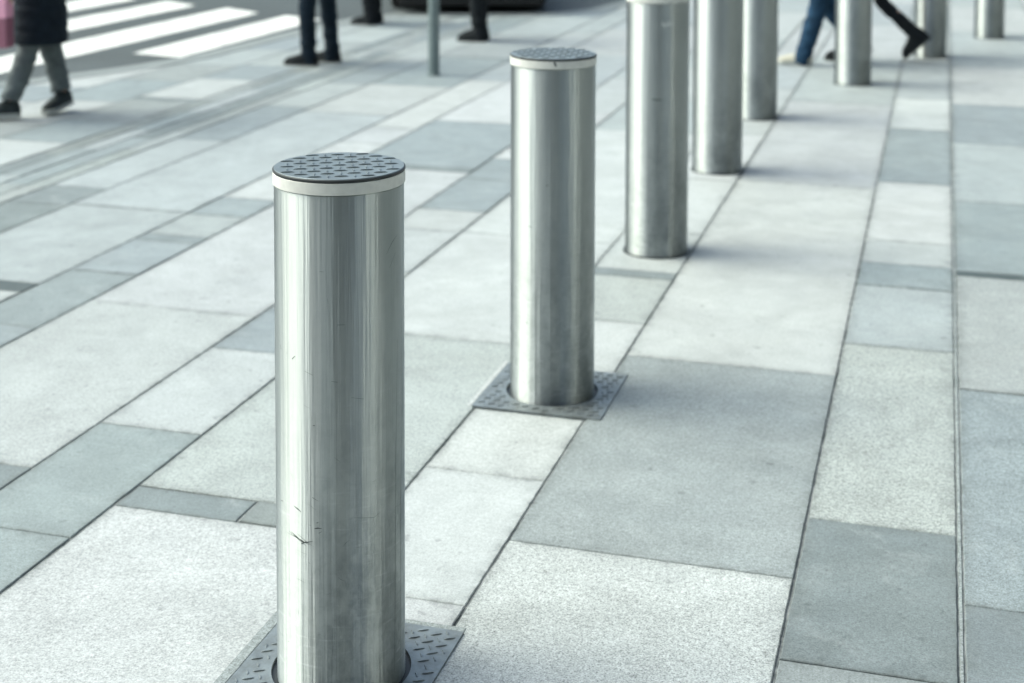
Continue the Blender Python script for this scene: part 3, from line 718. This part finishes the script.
for s in (-1, 1):
    for x in (-.80, -3.35):
        bm = bmesh.new()
        lathe(bm, [(.20, -.105), (.29, -.11), (.318, -.085), (.325, -.03), (.325, .03), (.318, .085), (.29, .11), (.20, .105)], 40, close=True)
        for v_ in bm.verts: c_ = v_.co.copy(); v_.co = V(x + c_.x, s * (CW / 2 - .11) + c_.z, .325 + c_.y)
        w = auto(from_bm('wheel', bm, M['tyre'], car), 30)
        bm = bmesh.new()
        lathe(bm, [(0, .06), (.05, .085), (.06, .07), (.185, .085), (.205, .105), (.205, .0), (0, 0)], 40)
        for v_ in bm.verts: c_ = v_.co.copy(); v_.co = V(x + c_.x, s * (CW / 2 - .11) + s * c_.z, .325 + c_.y)
        bmesh.ops.recalc_face_normals(bm, faces=bm.faces); auto(from_bm('rim', bm, M['alloy'], w), 30)

# ------------------------------------------------------------------ unseen street fronts, added round the place to give the steel its stripes
def building(label, x0, x1, y0, y1, h, wall, floors, bays, faces):
    t = thing('building', label, 'building', ((x0 + x1) / 2, (y0 + y1) / 2, 0)); W_, D_ = (x1 - x0) / 2, (y1 - y0) / 2
    bm = bmesh.new(); box(bm, -W_, W_, -D_, D_, -.3, h); from_bm('wall', bm, M[wall], t)
    bm = bmesh.new(); box(bm, -W_ - .25, W_ + .25, -D_ - .25, D_ + .25, h - .002, h + .5); from_bm('parapet', bm, M[wall], t)
    for fc in faces:
        L = D_ if fc in 'EW' else W_
        for k in range(floors):
            z0 = .6 + k * (h - 1) / floors; z1 = z0 + (h - 1) / floors * .68
            for b_ in range(bays):
                a0 = -L + 2 * L * (b_ + .12) / bays; a1 = -L + 2 * L * (b_ + .88) / bays
                bm = bmesh.new()
                if fc == 'W': box(bm, -W_ - .04, -W_ + .02, a0, a1, z0, z1)
                if fc == 'E': box(bm, W_ - .02, W_ + .04, a0, a1, z0, z1)
                if fc == 'N': box(bm, a0, a1, D_ - .02, D_ + .04, z0, z1)
                if fc == 'S': box(bm, a0, a1, -D_ - .04, -D_ + .02, z0, z1)
                from_bm('window', bm, M['pane'], t)
    return t
building('unseen dark clad office front beyond the right edge, mirrored along the right flanks of the bollards', 4.6, 14, 4.5, 36, 17, 'facade', 4, 7, 'W')
building('unseen dark clad block behind the viewer, mirrored as the dark middle stripe of the bollards', 1.0, 9.6, -20, -8, 26, 'facade', 6, 3, 'N')
building('unseen pale house added behind the viewer, mirrored just right of the dark middle stripe', 9.95, 17.2, -20, -8.4, 14, 'pale', 4, 2, 'N')
building('unseen dark house added behind the viewer, mirrored beside the bright right stripe', 17.5, 28.5, -20, -8, 17, 'facade', 4, 3, 'NE')
building('unseen pale house added behind the viewer, mirrored just left of the dark middle stripe', -5.8, .6, -21, -9.2, 15, 'pale', 4, 3, 'NW')
building('unseen dark house added behind the viewer to the left, mirrored inside the bright left stripe', -10.4, -6.4, -20, -8.2, 16, 'facade', 4, 3, 'NEW')
building('unseen white block added to brighten the right stripe mirrored on the bollards', 21, 30, -5.6, 7.9, 22, 'white', 3, 2, 'N')  # added pale reflector, brightens the right-hand stripe in the steel
building('unseen dark block added far across the road beyond the zebra crossing, above the frame', -34, -17, 24, 40, 14, 'facade', 4, 5, 'SE')

# ------------------------------------------------------------------ light, sky, camera
SUN_EL, SUN_AZ = math.radians(48), math.radians(185)        # azimuth of the sun direction measured from +x towards +y
w = bpy.data.worlds.new('World'); scn.world = w; w.use_nodes = True
nt = w.node_tree; bg = nt.nodes['Background']; sky = nt.nodes.new('ShaderNodeTexSky'); sky.sky_type = 'NISHITA'
sky.sun_disc = False; sky.sun_elevation = SUN_EL; sky.sun_rotation = PI / 2 - SUN_AZ
sky.dust_density = 8.0; sky.air_density = 1.0; sky.ozone_density = 1.2
tn = nt.nodes.new('ShaderNodeMix'); tn.data_type = 'RGBA'; tn.blend_type = 'MULTIPLY'; tn.inputs[0].default_value = 1; tn.inputs[7].default_value = (.875, 1.03, 1.05, 1)
nt.links.new(sky.outputs[0], tn.inputs[6]); nt.links.new(tn.outputs[2], bg.inputs[0]); bg.inputs[1].default_value = .15
sl = bpy.data.lights.new('sun', 'SUN'); sl.energy = .55; sl.angle = math.radians(68); sl.color = (.965, 1, .995)
so = bpy.data.objects.new('sun', sl); COL.objects.link(so)
d = V(math.cos(SUN_AZ) * math.cos(SUN_EL), math.sin(SUN_AZ) * math.cos(SUN_EL), math.sin(SUN_EL))
so.rotation_euler = d.to_track_quat('Z', 'Y').to_euler(); so.location = d * 30

F, PITCH, ROLL, YAW = 1490.53, .0602119, .0022194, .282825
PPY = -58.79                   # principal point: the view is shifted down, uprights stay upright
cd = bpy.data.cameras.new('camera'); co = bpy.data.objects.new('camera', cd); COL.objects.link(co)
cd.sensor_width = 36; cd.lens = F * 36 / 1024; cd.clip_end = 2000; cd.shift_y = (PPY - 341.5) / 1024
cp, sp = math.cos(PITCH), math.sin(PITCH); fw = V(0, cp, -sp); up = V(0, sp, cp); rt = V(1, 0, 0)
rt, up = rt * math.cos(ROLL) + up * math.sin(ROLL), up * math.cos(ROLL) - rt * math.sin(ROLL)
Rz = Matrix.Rotation(YAW, 3, 'Z'); rt, up, fw = Rz @ rt, Rz @ up, Rz @ fw
m = Matrix((rt, up, -fw)).transposed().to_4x4(); m.translation = (0, 0, CAMH); co.matrix_world = m
cd.dof.use_dof = True; cd.dof.focus_distance = 3.1; cd.dof.aperture_fstop = 3.0; cd.dof.aperture_blades = 9
scn.camera = co
scn.view_settings.view_transform = 'Standard'; scn.view_settings.look = 'None'; scn.view_settings.gamma = 1
scn.view_settings.exposure = .98
